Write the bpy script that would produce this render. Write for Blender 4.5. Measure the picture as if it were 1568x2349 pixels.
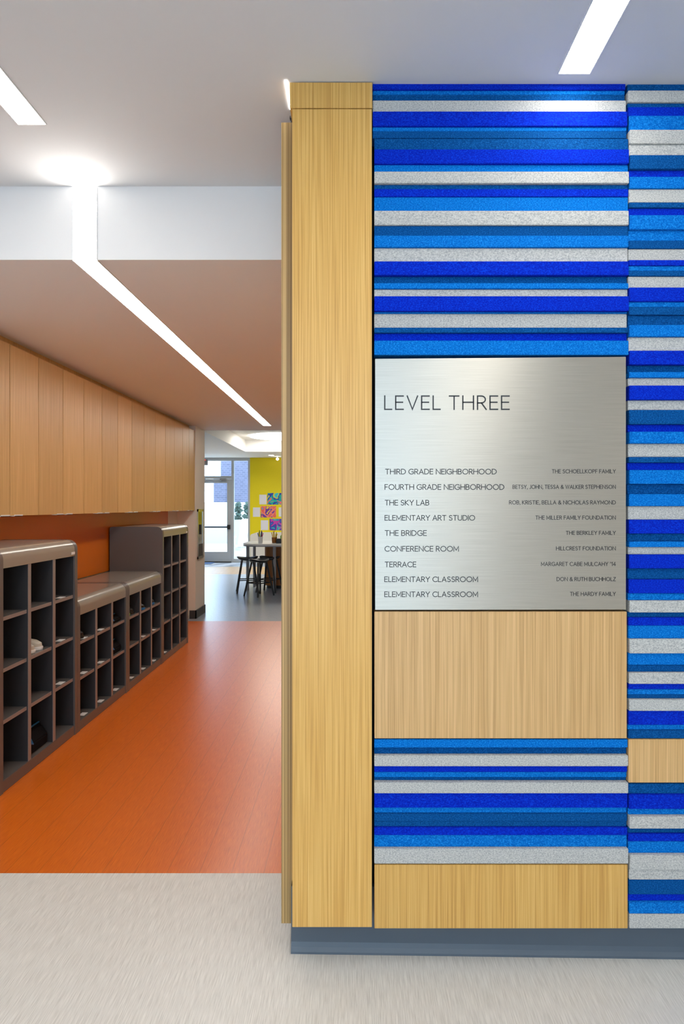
import bpy, bmesh, math, random
from mathutils import Vector, Matrix
random.seed(7)
PI = math.pi
S = bpy.context.scene
for o in list(bpy.data.objects): bpy.data.objects.remove(o)

# ------------------------------------------------------------------ camera, world, exposure
F = 1500.0; VX = 815.0; VY = 1160.0; CH = 1.363
cam = bpy.data.cameras.new('camera'); cam.sensor_fit = 'VERTICAL'; cam.sensor_height = 36.0
cam.lens = F / 2349.0 * 36.0
cam.shift_x = -(VX - 784.0) / 2349.0
cam.shift_y = -(1174.5 - VY) / 2349.0
cam.clip_start = 0.05; cam.clip_end = 200
co = bpy.data.objects.new('camera', cam); S.collection.objects.link(co)
co.location = (0, 0, CH); co.rotation_euler = (PI / 2, 0, 0)
S.camera = co
S.view_settings.view_transform = 'Standard'; S.view_settings.look = 'None'
S.view_settings.exposure = 0.82; S.view_settings.gamma = 1.0; S.view_settings.use_curve_mapping = False

w = bpy.data.worlds.new('world'); S.world = w; w.use_nodes = True
bg = w.node_tree.nodes['Background']
bg.inputs[0].default_value = (0.66, 0.83, 1.0, 1); bg.inputs[1].default_value = 3.8
sun = bpy.data.lights.new('sun', 'SUN'); sun.energy = 3.0; sun.angle = 0.02; sun.color = (1, .96, .9)
so = bpy.data.objects.new('sun', sun); S.collection.objects.link(so)
so.rotation_euler = (math.radians(-32), 0, math.radians(-20)); so.location = (0, 20, 12)
STRIP = 11.0       # radiance of the ceiling strips
def portal(name, loc, rot, sx, sy):
    l = bpy.data.lights.new(name, 'AREA'); l.shape = 'RECTANGLE'; l.size = sx; l.size_y = sy
    l.cycles.is_portal = True
    o = bpy.data.objects.new(name, l); S.collection.objects.link(o); o.location = loc; o.rotation_euler = rot
portal('daylight_portal', (-4.2, 15.85, 1.25), (-PI / 2, 0, 0), 3.4, 2.5)
portal('daylight_portal', (-.3, -3.35, 1.5), (PI / 2, 0, 0), 2.6, 2.2)

# ------------------------------------------------------------------ materials
M = {}
def nt(name):
    m = bpy.data.materials.new(name); m.use_nodes = True
    n = m.node_tree.nodes; l = m.node_tree.links
    return m, n, l, n['Principled BSDF']
def plain(name, col, rough=.6, metal=0., spec=.5, emit=None, es=0, alpha=None):
    m, n, l, b = nt(name)
    b.inputs['Base Color'].default_value = (*col, 1); b.inputs['Roughness'].default_value = rough
    b.inputs['Metallic'].default_value = metal; b.inputs['Specular IOR Level'].default_value = spec
    if emit:
        b.inputs['Emission Color'].default_value = (*emit, 1); b.inputs['Emission Strength'].default_value = es
    M[name] = m; return m
def noisy(name, stops, scale, rough=.6, nscale=1.0, detail=4, bump=0., spec=.5, metal=0, coat=0, extra=None, nrough=.6, bdist=.002):
    """object-space noise stretched by `scale`, run through a colour ramp"""
    m, n, l, b = nt(name)
    tc = n.new('ShaderNodeTexCoord'); mp = n.new('ShaderNodeMapping'); mp.inputs['Scale'].default_value = scale
    tx = n.new('ShaderNodeTexNoise'); tx.inputs['Scale'].default_value = nscale; tx.inputs['Detail'].default_value = detail
    tx.inputs['Roughness'].default_value = nrough
    cr = n.new('ShaderNodeValToRGB'); e = cr.color_ramp.elements
    e[0].position, e[0].color = stops[0][0], (*stops[0][1], 1)
    e[1].position, e[1].color = stops[-1][0], (*stops[-1][1], 1)
    for p, c in stops[1:-1]:
        q = e.new(p); q.color = (*c, 1)
    l.new(tc.outputs['Object'], mp.inputs[0]); l.new(mp.outputs[0], tx.inputs['Vector'])
    l.new(tx.outputs['Fac'], cr.inputs[0])
    out = cr.outputs[0]
    if extra: out = extra(n, l, tc, out)
    l.new(out, b.inputs['Base Color'])
    b.inputs['Roughness'].default_value = rough; b.inputs['Specular IOR Level'].default_value = spec
    b.inputs['Metallic'].default_value = metal; b.inputs['Coat Weight'].default_value = coat
    if bump:
        bp = n.new('ShaderNodeBump'); bp.inputs['Strength'].default_value = bump; bp.inputs['Distance'].default_value = bdist
        l.new(tx.outputs['Fac'], bp.inputs['Height']); l.new(bp.outputs[0], b.inputs['Normal'])
    M[name] = m; return m

plain('paint_white', (.78, .78, .78), .75)
plain('paint_ceiling', (.72, .72, .73), .8)
plain('paint_corridor', (.86, .84, .83), .7)
plain('paint_ceiling_far', (.84, .83, .80), .8)
plain('paint_cream', (.82, .78, .69), .6)
plain('paint_yellow', (.86, .72, .0), .6)
plain('paint_orange', (.60, .14, .0), .35)
plain('black', (.004, .004, .005), .6, spec=.2)
plain('black_plastic', (.012, .012, .014), .45)
plain('light_lens', (.9, .9, .9), .5, emit=(1.0, .965, .90), es=STRIP)
plain('round_lens', (.9, .9, .9), .5, emit=(1., .95, .86), es=10)
plain('spot_lens', (.9, .9, .9), .5, emit=(1., .9, .75), es=12)
plain('base_vinyl', (.085, .115, .15), .38)
plain('base_dark', (.05, .045, .045), .5)
plain('aluminium', (.52, .55, .57), .42, .35)  # frame metal lightened: flare around the glazing put into the base colour
plain('steel', (.62, .62, .60), .3, 1.)
plain('dark_glass', (.16, .17, .16), .12, .7)
plain('chrome', (.75, .75, .75), .18, 1.)
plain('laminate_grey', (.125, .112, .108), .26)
plain('laminate_roll_lit', (.36, .34, .30), .22, .35)  # same grey laminate, with the highlight of the roll lightened into its colour
plain('laminate_shaded', (.030, .029, .031), .5)  # same laminate darkened: the shade inside the cubbies is in the colour
plain('laminate_edge_lit', (.26, .235, .225), .35)  # same laminate, floor bounce on the front edges put into the colour
plain('black_fabric', (.008, .008, .01), .95, spec=.1)
plain('tag_white', (.8, .8, .8), .4)
plain('paper', (.80, .80, .84), .7)
plain('table_white', (.80, .80, .78), .35)
plain('leg_grey', (.30, .31, .33), .4, .3)
plain('blue_trim', (.01, .16, .42), .5)
plain('pink_trim', (.7, .03, .2), .5)
plain('green_trim', (.2, .5, .02), .5)
plain('cream_leather', (.55, .52, .45), .6)
plain('red_sign', (.75, .02, .02), .5, emit=(1., .05, .04), es=.8)
plain('mat_blue', (.02, .06, .16), .9)
plain('ink', (.012, .014, .018), .5)
plain('terrace_stone', (.42, .43, .44), .8)
plain('bush', (.02, .05, .04), .8)
plain('marker_yellow', (.9, .6, .02), .5)
plain('marker_dark', (.05, .04, .1), .5)

# rift oak: fine vertical grain
def oak(name, a, b_, c, ax='x', rough=.38):
    sc = (260, 260, 2.2)
    def extra(n, l, tc, out):
        mp = n.new('ShaderNodeMapping'); mp.inputs['Scale'].default_value = (34, 34, .5)
        mp.inputs['Location'].default_value = (3.1, 2.2, 1)
        t2 = n.new('ShaderNodeTexNoise'); t2.inputs['Scale'].default_value = 1; t2.inputs['Detail'].default_value = 3
        cr = n.new('ShaderNodeValToRGB'); cr.color_ramp.elements[0].position = .3; cr.color_ramp.elements[1].position = .72
        cr.color_ramp.elements[0].color = (.94, .91, .86, 1); cr.color_ramp.elements[1].color = (1, 1, 1, 1)
        mx = n.new('ShaderNodeMix'); mx.data_type = 'RGBA'; mx.blend_type = 'MULTIPLY'; mx.inputs[0].default_value = .9
        l.new(tc.outputs['Object'], mp.inputs[0]); l.new(mp.outputs[0], t2.inputs['Vector']); l.new(t2.outputs['Fac'], cr.inputs[0])
        l.new(out, mx.inputs[6]); l.new(cr.outputs[0], mx.inputs[7])
        oi = n.new('ShaderNodeObjectInfo'); mr = n.new('ShaderNodeMapRange'); mr.inputs[3].default_value = .90; mr.inputs[4].default_value = 1.04
        l.new(oi.outputs['Random'], mr.inputs[0])
        m2 = n.new('ShaderNodeMix'); m2.data_type = 'RGBA'; m2.blend_type = 'MULTIPLY'; m2.inputs[0].default_value = 1
        l.new(mx.outputs[2], m2.inputs[6]); l.new(mr.outputs[0], m2.inputs[7])
        return m2.outputs[2]
    return noisy(name, [(.32, a), (.5, b_), (.68, c)], sc, rough, 1, 2, .12, .45, extra=extra, bdist=.0006)
oak('oak', (.62, .33, .075), (.76, .44, .115), (.85, .54, .17))
oak('oak_pale', (.54, .32, .125), (.66, .41, .17), (.76, .49, .225))
noisy('oak_layers', [(.38, (.22, .12, .035)), (.5, (.50, .32, .12)), (.62, (.66, .44, .18))], (240, 1, .25), .45, 1, 2, 0)
noisy('orange_wood', [(.3, (.30, .10, .012)), (.7, (.42, .15, .02))], (40, 40, 2), .4)
noisy('wood_floor_far', [(.3, (.48, .30, .13)), (.7, (.62, .42, .2))], (40, 2, 2), .35)

def felt(name, dark, mid, light, bump=.5):
    return noisy(name, [(.36, dark), (.52, mid), (.70, light)], (1, 1, 1.5), .95, 230, 3, bump, .15, nrough=.65, bdist=.0015)
felt('felt_royal', (.0, .012, .36), (.0, .022, .50), (.0, .06, .68))
felt('felt_sky', (.0, .105, .46), (.0, .17, .60), (.02, .32, .80))
felt('felt_navy', (.0, .048, .19), (.0, .075, .28), (.01, .14, .42))
felt('felt_grey', (.34, .345, .345), (.53, .53, .505), (.66, .655, .615))

def floor_mat(name, a, b_, c, rough, seams=None, spec=.5, light=None):
    def extra(n, l, tc, out):
        if not seams: return out
        sx = n.new('ShaderNodeSeparateXYZ'); l.new(tc.outputs['Object'], sx.inputs[0])
        md = n.new('ShaderNodeMath'); md.operation = 'PINGPONG'; md.inputs[1].default_value = seams / 2
        ad = n.new('ShaderNodeMath'); ad.inputs[1].default_value = -.02; l.new(sx.outputs[0], ad.inputs[0]); l.new(ad.outputs[0], md.inputs[0])
        lt = n.new('ShaderNodeMath'); lt.operation = 'LESS_THAN'; lt.inputs[1].default_value = .0022
        l.new(md.outputs[0], lt.inputs[0])
        mu = n.new('ShaderNodeMath'); mu.operation = 'MULTIPLY'; mu.inputs[1].default_value = .25; l.new(lt.outputs[0], mu.inputs[0])
        mx = n.new('ShaderNodeMix'); mx.data_type = 'RGBA'; l.new(mu.outputs[0], mx.inputs[0])
        l.new(out, mx.inputs[6]); mx.inputs[7].default_value = (a[0] * .4, a[1] * .4, a[2] * .4, 1)
        return mx.outputs[2]
    return noisy(name, [(.3, a), (.5, b_), (.7, c)], (380, 13, 1), rough, 1, 3, .05, spec, extra=extra, bdist=.001)
floor_mat('floor_greige', (.58, .555, .51), (.71, .685, .64), (.82, .795, .745), .42)
floor_mat('floor_orange', (.60, .105, .004), (.70, .14, .006), (.78, .19, .015), .31, seams=.12, spec=.7)
floor_mat('floor_blue', (.27, .31, .38), (.33, .37, .44), (.38, .42, .48), .26)

def brushed():
    m, n, l, b = nt('brushed_steel')
    tc = n.new('ShaderNodeTexCoord'); mp = n.new('ShaderNodeMapping'); mp.inputs['Scale'].default_value = (7, 7, 700)
    tx = n.new('ShaderNodeTexNoise'); tx.inputs['Scale'].default_value = 1; tx.inputs['Detail'].default_value = 4
    l.new(tc.outputs['Object'], mp.inputs[0]); l.new(mp.outputs[0], tx.inputs['Vector'])
    cr = n.new('ShaderNodeValToRGB'); cr.color_ramp.elements[0].position = .3; cr.color_ramp.elements[1].position = .7
    cr.color_ramp.elements[0].color = (.46, .43, .37, 1); cr.color_ramp.elements[1].color = (.53, .50, .435, 1)
    l.new(tx.outputs['Fac'], cr.inputs[0]); l.new(cr.outputs[0], b.inputs['Base Color'])
    b.inputs['Metallic'].default_value = 1; b.inputs['Roughness'].default_value = .42
    b.inputs['Anisotropic'].default_value = .75
    tg = n.new('ShaderNodeCombineXYZ'); tg.inputs[2].default_value = 1
    l.new(tg.outputs[0], b.inputs['Tangent'])
    M['brushed_steel'] = m
brushed()
def brick():
    m, n, l, b = nt('pale_brick')
    tc = n.new('ShaderNodeTexCoord'); mp = n.new('ShaderNodeMapping'); mp.inputs['Rotation'].default_value = (PI / 2, 0, 0)
    br = n.new('ShaderNodeTexBrick'); br.inputs['Scale'].default_value = 3
    br.inputs['Color1'].default_value = (.10, .105, .16, 1); br.inputs['Color2'].default_value = (.13, .135, .2, 1)
    br.inputs['Mortar'].default_value = (.2, .2, .27, 1)
    l.new(tc.outputs['Object'], mp.inputs[0]); l.new(mp.outputs[0], br.inputs['Vector']); l.new(br.outputs['Color'], b.inputs['Base Color'])
    b.inputs['Roughness'].default_value = .9; M['pale_brick'] = m
brick()
def glass():
    m = bpy.data.materials.new('pane_glass'); m.use_nodes = True; n = m.node_tree.nodes; l = m.node_tree.links
    n.clear(); o = n.new('ShaderNodeOutputMaterial'); t = n.new('ShaderNodeBsdfTransparent'); g = n.new('ShaderNodeBsdfGlossy')
    t.inputs[0].default_value = (.93, .97, 1, 1); g.inputs['Roughness'].default_value = .02
    mx = n.new('ShaderNodeMixShader'); mx.inputs[0].default_value = .06
    l.new(t.outputs[0], mx.inputs[1]); l.new(g.outputs[0], mx.inputs[2]); l.new(mx.outputs[0], o.inputs[0]); M['pane_glass'] = m
glass()
def art(name, seed, cols):
    m, n, l, b = nt(name)
    tc = n.new('ShaderNodeTexCoord'); mp = n.new('ShaderNodeMapping'); mp.inputs['Location'].default_value = (seed * 3.7, 0, seed)
    tx = n.new('ShaderNodeTexNoise'); tx.inputs['Scale'].default_value = 4.5; tx.inputs['Detail'].default_value = 2
    tx.inputs['Distortion'].default_value = 1.2
    cr = n.new('ShaderNodeValToRGB'); cr.color_ramp.interpolation = 'CONSTANT'
    e = cr.color_ramp.elements; e[0].position = 0; e[0].color = (*cols[0], 1); e[1].position = .66; e[1].color = (*cols[-1], 1)
    for i, c in enumerate(cols[1:-1]):
        q = e.new(.36 + .3 * i / max(1, len(cols) - 2)); q.color = (*c, 1)
    l.new(tc.outputs['Object'], mp.inputs[0]); l.new(mp.outputs[0], tx.inputs['Vector']); l.new(tx.outputs['Fac'], cr.inputs[0])
    l.new(cr.outputs[0], b.inputs['Base Color']); b.inputs['Roughness'].default_value = .6; M[name] = m
art('art_a', 1, [(.05, .6, .7), (.7, .7, .05), (.03, .04, .45), (.0, .45, .4), (.8, .15, .2), (.3, .6, .1)])
art('art_b', 2, [(.05, .4, .7), (.85, .15, .1), (.9, .25, .2), (.15, .04, .35), (.85, .6, .05), (.8, .1, .3)])
art('art_c', 3, [(.05, .5, .55), (.03, .1, .5), (.1, .04, .4), (.6, .05, .4), (.0, .35, .55), (.2, .5, .4)])

# ------------------------------------------------------------------ mesh helpers
class B:
    """collects shapes in world coordinates; build() links ONE mesh object whose origin is the parent's"""
    def __init__(s): s.v = []; s.f = []
    def add(s, vs, fs):
        k = len(s.v); s.v += [tuple(v) for v in vs]; s.f += [tuple(i + k for i in f) for f in fs]; return s
    def box(s, x0, x1, y0, y1, z0, z1):
        x0, x1 = min(x0, x1), max(x0, x1); y0, y1 = min(y0, y1), max(y0, y1); z0, z1 = min(z0, z1), max(z0, z1)
        return s.add([(x0, y0, z0), (x1, y0, z0), (x1, y1, z0), (x0, y1, z0), (x0, y0, z1), (x1, y0, z1), (x1, y1, z1), (x0, y1, z1)],
                     [(0, 3, 2, 1), (4, 5, 6, 7), (0, 1, 5, 4), (1, 2, 6, 5), (2, 3, 7, 6), (3, 0, 4, 7)])
    def prism(s, prof, a0, a1, axis):
        """profile of 2-D points swept along axis: 'x' -> (y,z), 'y' -> (x,z), 'z' -> (x,y)"""
        def P(p, a):
            return (a, p[0], p[1]) if axis == 'x' else ((p[0], a, p[1]) if axis == 'y' else (p[0], p[1], a))
        n = len(prof); vs = [P(p, a0) for p in prof] + [P(p, a1) for p in prof]
        fs = [tuple(range(n)), tuple(range(2 * n - 1, n - 1, -1))] + [(i, i + n, (i + 1) % n + n, (i + 1) % n) for i in range(n)]
        return s.add(vs, fs)
    def tube(s, pts, r, n=10, taper=None):
        pts = [Vector(p) for p in pts]; rings = []
        for i, p in enumerate(pts):
            d = (pts[min(i + 1, len(pts) - 1)] - pts[max(i - 1, 0)]).normalized()
            u = d.cross(Vector((0, 0, 1)) if abs(d.z) < .9 else Vector((1, 0, 0))).normalized(); v = d.cross(u)
            rr = r if taper is None else r * taper[i]
            rings.append([p + u * math.cos(2 * PI * k / n) * rr + v * math.sin(2 * PI * k / n) * rr for k in range(n)])
        vs = [q for rg in rings for q in rg]; fs = []
        for i in range(len(pts) - 1):
            for k in range(n):
                fs.append((i * n + k, i * n + (k + 1) % n, (i + 1) * n + (k + 1) % n, (i + 1) * n + k))
        fs.append(tuple(range(n - 1, -1, -1))); fs.append(tuple(range((len(pts) - 1) * n, len(pts) * n)))
        return s.add(vs, fs)
    def lathe(s, prof, c, n=28):
        vs = []; m = len(prof)
        for r, z in prof:
            for k in range(n):
                vs.append((c[0] + r * math.cos(2 * PI * k / n), c[1] + r * math.sin(2 * PI * k / n), c[2] + z))
        fs = [(i * n + k, i * n + (k + 1) % n, (i + 1) * n + (k + 1) % n, (i + 1) * n + k) for i in range(m - 1) for k in range(n)]
        fs.append(tuple(range(n - 1, -1, -1))); fs.append(tuple(range((m - 1) * n, m * n)))
        return s.add(vs, fs)
    def build(s, name, mat, parent=None, bevel=0, smooth=False, seg=2):
        org = Vector((0, 0, 0))
        if parent is not None:
            org = Vector(parent['_o'])
        me = bpy.data.meshes.new(name); me.from_pydata([tuple(Vector(v) - org) for v in s.v], [], s.f); me.update()
        bm = bmesh.new(); bm.from_mesh(me); bmesh.ops.recalc_face_normals(bm, faces=bm.faces)
        if bevel:
            bmesh.ops.bevel(bm, geom=list(bm.edges), offset=bevel, segments=seg, affect='EDGES', clamp_overlap=True)
        bm.to_mesh(me); bm.free()
        if smooth:
            for p in me.polygons: p.use_smooth = True
            me.set_sharp_from_angle(angle=math.radians(40))
        me.materials.append(M[mat])
        o = bpy.data.objects.new(name, me); S.collection.objects.link(o)
        o['_o'] = tuple(org)
        if parent is not None: o.parent = parent
        return o
def tag(o, label, cat, group=None, kind=None):
    o['label'] = label; o['category'] = cat
    if group: o['group'] = group
    if kind: o['kind'] = kind
    return o
def thing(name, loc, label, cat, group=None):
    o = bpy.data.objects.new(name, None); S.collection.objects.link(o); o.empty_display_size = .1
    o.location = loc; o['_o'] = tuple(loc); return tag(o, label, cat, group)
def struct(name, b, mat, label=None, parent=None):
    o = b.build(name, mat, parent)
    o['kind'] = 'structure'
    if label: o['label'] = label
    return o
def copy_tree(src, loc, label, rot=None, group=None):
    r = src.copy(); S.collection.objects.link(r); r.location = loc; r['_o'] = tuple(loc); r['label'] = label
    if rot is not None: r.rotation_euler = (0, 0, rot)
    if group: r['group'] = group
    for ch in src.children:
        c = ch.copy(); S.collection.objects.link(c); c.parent = r
        for g in ch.children:
            d = g.copy(); S.collection.objects.link(d); d.parent = c
    return r
def PX(x, Y): return (x - VX) * Y / F
def PZ(y, Y): return CH - (y - VY) * Y / F

# ------------------------------------------------------------------ levels and planes
ZC = CH + 1.25            # main ceiling
ZK = CH + .9625           # corridor ceiling
ZF = CH + 1.153           # far room ceiling
YW = 1.9305               # face of the feature wall
YS = 2.56                 # soffit
YE = 7.89; YE2 = 8.37     # end wall with the opening
YB = 15.7                 # far storefront / yellow wall
XL = -2.15                # left wall
XR = -.15                 # hidden corridor right side
XJ = -1.93                # jamb of the opening

# ------------------------------------------------------------------ setting
struct('floor', B().box(-2.3, 4.6, -4, 2.425, -.1, 0).box(-.15, 4.6, 2.425, 8.4, -.1, 0), 'floor_greige', 'light greige streaked vinyl floor in the foreground')
struct('floor_corridor', B().box(-2.3, XR, 2.425, 7.72, -.1, 0), 'floor_orange', 'orange vinyl plank floor of the corridor').name = 'floor.001'
struct('floor_far', B().box(-6, 2.2, 7.72, 13.0, -.1, 0).box(-6, 2.2, 14.6, 16.2, -.1, 0), 'floor_blue', 'blue grey floor of the room beyond the corridor').name = 'floor.002'
struct('floor_wood', B().box(-6, 2.2, 13.0, 14.6, -.1, 0), 'wood_floor_far', 'tan floor band before the glass door').name = 'floor.003'
struct('ceiling', B().box(-2.3, 4.6, -4, YS, ZC, ZC + .12), 'paint_ceiling', 'smooth white lobby ceiling')
struct('ceiling_corridor', B().box(-2.3, XR, YS, YE2, ZK, ZC + .12), 'paint_corridor', 'lower corridor ceiling and its soffit').name = 'ceiling.001'
cb = B()
cx0, cx1, cy0, cy1 = -2.35, .3, 9.4, 13.95
cb.box(-6, cx0, YE2, 16.2, ZF, ZF + .4).box(cx1, 2.2, YE2, 16.2, ZF, ZF + .4)
cb.box(cx0, cx1, YE2, cy0, ZF, ZF + .4).box(cx0, cx1, cy1, 16.2, ZF, ZF + .4)
cb.box(cx0, cx1, cy0, cy1, ZF + .245, ZF + .4)
struct('ceiling_far', cb, 'paint_ceiling_far', 'far room ceiling with a recessed tray').name = 'ceiling.002'
struct('wall_left', B().box(-2.3, XL, -4, 2.9, 0, ZC).box(-2.3, XL, 2.9, YE, 0, ZK), 'paint_white')
struct('wall_accent', B().box(XL, XL + .012, 2.9, 7.46, .8, 1.5), 'paint_orange', 'orange painted wall band behind the cubby units').name = 'wall_orange'
struct('wall_back', B().box(-2.3, -1.6, -3.5, -3.3, 0, ZC).box(1.0, 4.6, -3.5, -3.3, 0, ZC).box(-1.6, 1.0, -3.5, -3.3, 2.6, ZC).box(-1.6, 1.0, -3.5, -3.3, 0, .4), 'paint_white')
struct('wall_right', B().box(4.45, 4.6, -3.5, 2.0, 0, ZC), 'paint_white')
struct('wall_core', B().box(-.155, 4.6, YW + .085, 2.5, 0, ZC), 'black', 'dark core of the feature wall seen in the joints').name = 'wall_feature'
struct('wall_corridor', B().box(XR, XR + .15, 2.5, YE2, 0, ZC), 'oak').name = 'wall_corridor_right'  # unseen side wall; oak chosen to bounce warm light onto the corridor ceiling
struct('wall_end', B().box(-6, XJ, YE, YE2, 0, ZK).box(-6, -2.3, YE, YE2, ZK, ZC + .12).box(XR + .15, 2.2, YE2 - .2, YE2, 0, ZF + .4), 'paint_cream', 'cream end wall beside the opening').name = 'wall_end'
bb = B()
bb.prism([(YE - .012, 0), (YE, 0), (YE, .1), (YE - .012, .1)], -2.0, XJ + .012, 'x')
bb.box(XJ, XJ + .012, YE - .012, YE2, 0, .1)
struct('baseboard_end', bb, 'base_dark')
struct('wall_far_left', B().box(-6.15, -6, YE2, 16.2, 0, ZF + .4), 'paint_white')
struct('wall_far_right', B().box(2.2, 2.35, YE2, 16.2, 0, ZF + .4), 'paint_white')
XY_ = PX(573, YB)
struct('wall_yellow', B().box(XY_, 2.2, YB, YB + .25, 0, ZF), 'paint_yellow', 'bright yellow wall of the far room')
ww = B(); zt = PZ(1221, YB - .03)
ww.prism([(XY_ + .01, 0), (2.2, 0), (2.2, zt), (XY_ + .18, zt), (XY_ + .03, zt - .05), (XY_ + .01, zt - .09)], YB - .03, YB, 'y')
struct('trim_1', ww, 'paint_cream', 'low cream wainscot under the yellow wall')
struct('trim_2', B().box(-2.30, XL + .0, YS - .002, YS, ZK, ZC), 'paint_white') if False else None

# added unseen lobby window behind the viewer, placed for daylight and the sign's reflection
wf = B()
for x in (-1.6, -.33, .94): wf.box(x, x + .06, -3.44, -3.36, .4, 2.6)
wf.box(-1.6, 1.0, -3.44, -3.36, .4, .46).box(-1.6, 1.0, -3.44, -3.36, 2.54, 2.6)
wo = struct('window_added', wf, 'aluminium')
B().box(-1.54, .94, -3.405, -3.40, .46, 2.54).build('pane', 'pane_glass', wo)

# ------------------------------------------------------------------ storefront
Y = YB
def X(x): return PX(x, YB)
def Z(y): return PZ(y, YB)
sf = B()
top = ZF
sf.box(-6, XY_, Y, Y + .1, Z(1057), top)                    # head
sf.box(X(568.5), XY_, Y, Y + .1, 0, Z(1057))
sf.box(X(530.5), X(536), Y, Y + .1, 0, Z(1057))             # mullion
sf.box(X(536), X(568.5), Y, Y + .1, 0, .09)                 # sill
dl = X(530.5) - 1.02
sf.box(dl - .06, dl, Y, Y + .1, 0, Z(1057)).box(dl, X(530.5), Y, Y + .1, Z(1098), Z(1092))
for x in (-5.2, -6): sf.box(x, x + .06, Y, Y + .1, 0, Z(1057))
sf.box(-6, dl - .06, Y, Y + .1, 0, .09)
w1 = struct('window_1', sf, 'aluminium', 'aluminium storefront frame of the far room')
B().box(X(536), X(568.5), Y + .045, Y + .052, .09, Z(1057)).build('pane', 'pane_glass', w1)
B().box(dl, X(530.5), Y + .045, Y + .052, Z(1092), Z(1057)).build('pane', 'pane_glass', w1)
B().box(-5.14, dl - .06, Y + .045, Y + .052, .09, Z(1057)).build('pane', 'pane_glass', w1)
d = B(); dr = X(530.5) - .006; zt = Z(1098.5); st = .10
d.box(dr - st, dr, Y + .01, Y + .055, .02, zt).box(dl + .006, dl + .006 + st, Y + .01, Y + .055, .02, zt)
d.box(dl + .1, dr - st, Y + .01, Y + .055, .02, Z(1266)).box(dl + .1, dr - st, Y + .01, Y + .055, Z(1108), zt)
dd = struct('door_1', d, 'aluminium', 'glazed aluminium door at the far end')
B().box(dl + .1, dr - st, Y + .03, Y + .037, Z(1266), Z(1108)).build('pane', 'pane_glass', dd)
B().tube([(dl + .08, Y - .03, Z(1209)), (dr - .03, Y - .03, Z(1209))], .018).box(dr - .09, dr - .02, Y - .05, Y + .01, Z(1214), Z(1204)).box(dl + .03, dl + .1, Y - .05, Y + .01, Z(1214), Z(1204)).build('push_bar', 'black_plastic', dd)
B().box(X(505), X(519), Y - .06, Y + .01, Z(1103), Z(1098)).tube([(X(510), Y - .05, Z(1101)), (X(495), Y - .16, Z(1107)), (X(470), Y - .03, Z(1099))], .012).build('door_closer', 'leg_grey', dd)
B().box(dl, dr, Y - .01, Y + .06, 0, .02).build('threshold', 'black_plastic', dd)

# outdoors: terrace, parapet, brick building, planters, deck chair
struct('floor_terrace', B().box(-14, 6, 16.2, 30, -.15, -.02), 'terrace_stone', 'bright terrace paving outside').name = 'floor.004'
t = B().box(-12, 6, 24, 24.3, -.02, PZ(1152, 24)); tag(t.build('parapet_wall', 'terrace_stone'), 'white parapet wall across the terrace outside the glass door', 'wall')
t = thing('brick_building', (PX(505, 28), 28, 0), 'blue grey brick building seen through the glazing beyond the parapet', 'building')
b_ = B().box(PX(522, 28) - .3, 5, 28, 34, -.1, 9)
b_.build('brick_wall', 'pale_brick', t)
B().box(PX(490, 28), PX(518, 28), 27.98, 34, -.1, PZ(1098, 28)).build('lower_wing', 'pale_brick', t)
for i, (x, h) in enumerate(((546, .62), (567, .6))):
    YP = 20.2 + i * 1.6
    t = thing('potted_shrub', (PX(x, YP), YP, .0), ('left' if i == 0 else 'right') + ' dark green shrub on the terrace seen through the narrow side pane', 'plant')
    xx = PX(x, YP); hb = B()
    for k in range(70):
        a = random.uniform(0, 2 * PI); r = random.uniform(0, .17); z = random.uniform(.95, 1.45); q = random.uniform(.03, .07); r *= (1.5 - z) * 2 + .2
        hb.add([(xx + r * math.cos(a) + q, YP + r * math.sin(a), z), (xx + r * math.cos(a), YP + r * math.sin(a) + q, z + q), (xx + r * math.cos(a) - q, YP + r * math.sin(a), z + .3 * q), (xx + r * math.cos(a), YP + r * math.sin(a) - q, z - q)], [(0, 1, 2, 3)])
    hb.build('foliage', 'bush', t)
    B().lathe([(.13, 0), (.2, .9), (.21, .95), (.17, .95)], (xx, YP, -.02)).build('planter', 'terrace_stone', t)
t = thing('deck_chair', (PX(553, 17.6), 17.6, -.02), 'white slatted deck chair outside the narrow side pane', 'chair')
xx = PX(551, 17.6)
B().prism([(17.3, .30), (17.95, .22), (17.95, .25), (17.3, .33)], xx - .22, xx + .3, 'x').build('seat', 'tag_white', t)
bk = B()
for k in range(4):
    x = xx - .2 + k * .125
    bk.add([(x + .06, 17.9, .2), (x + .16, 17.9, .2), (x + .22, 18.25, .95 + .04 * (k in (1, 2))), (x + .12, 18.25, .95 + .04 * (k in (1, 2))),
            (x + .06, 17.93, .2), (x + .16, 17.93, .2), (x + .22, 18.28, .95), (x + .12, 18.28, .95)],
           [(0, 1, 2, 3), (7, 6, 5, 4), (0, 4, 5, 1), (1, 5, 6, 2), (2, 6, 7, 3), (3, 7, 4, 0)])
bk.build('backrest', 'paper', t)
for sx in (-.24, .28):
    B().box(xx + sx, xx + sx + .04, 17.3, 17.36, -.02, .5).build('leg', 'tag_white', t)
    B().box(xx + sx, xx + sx + .04, 17.85, 17.91, -.02, .5).build('leg', 'tag_white', t)
    B().box(xx + sx - .03, xx + sx + .07, 17.27, 17.95, .5, .53).build('armrest', 'tag_white', t)

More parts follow.
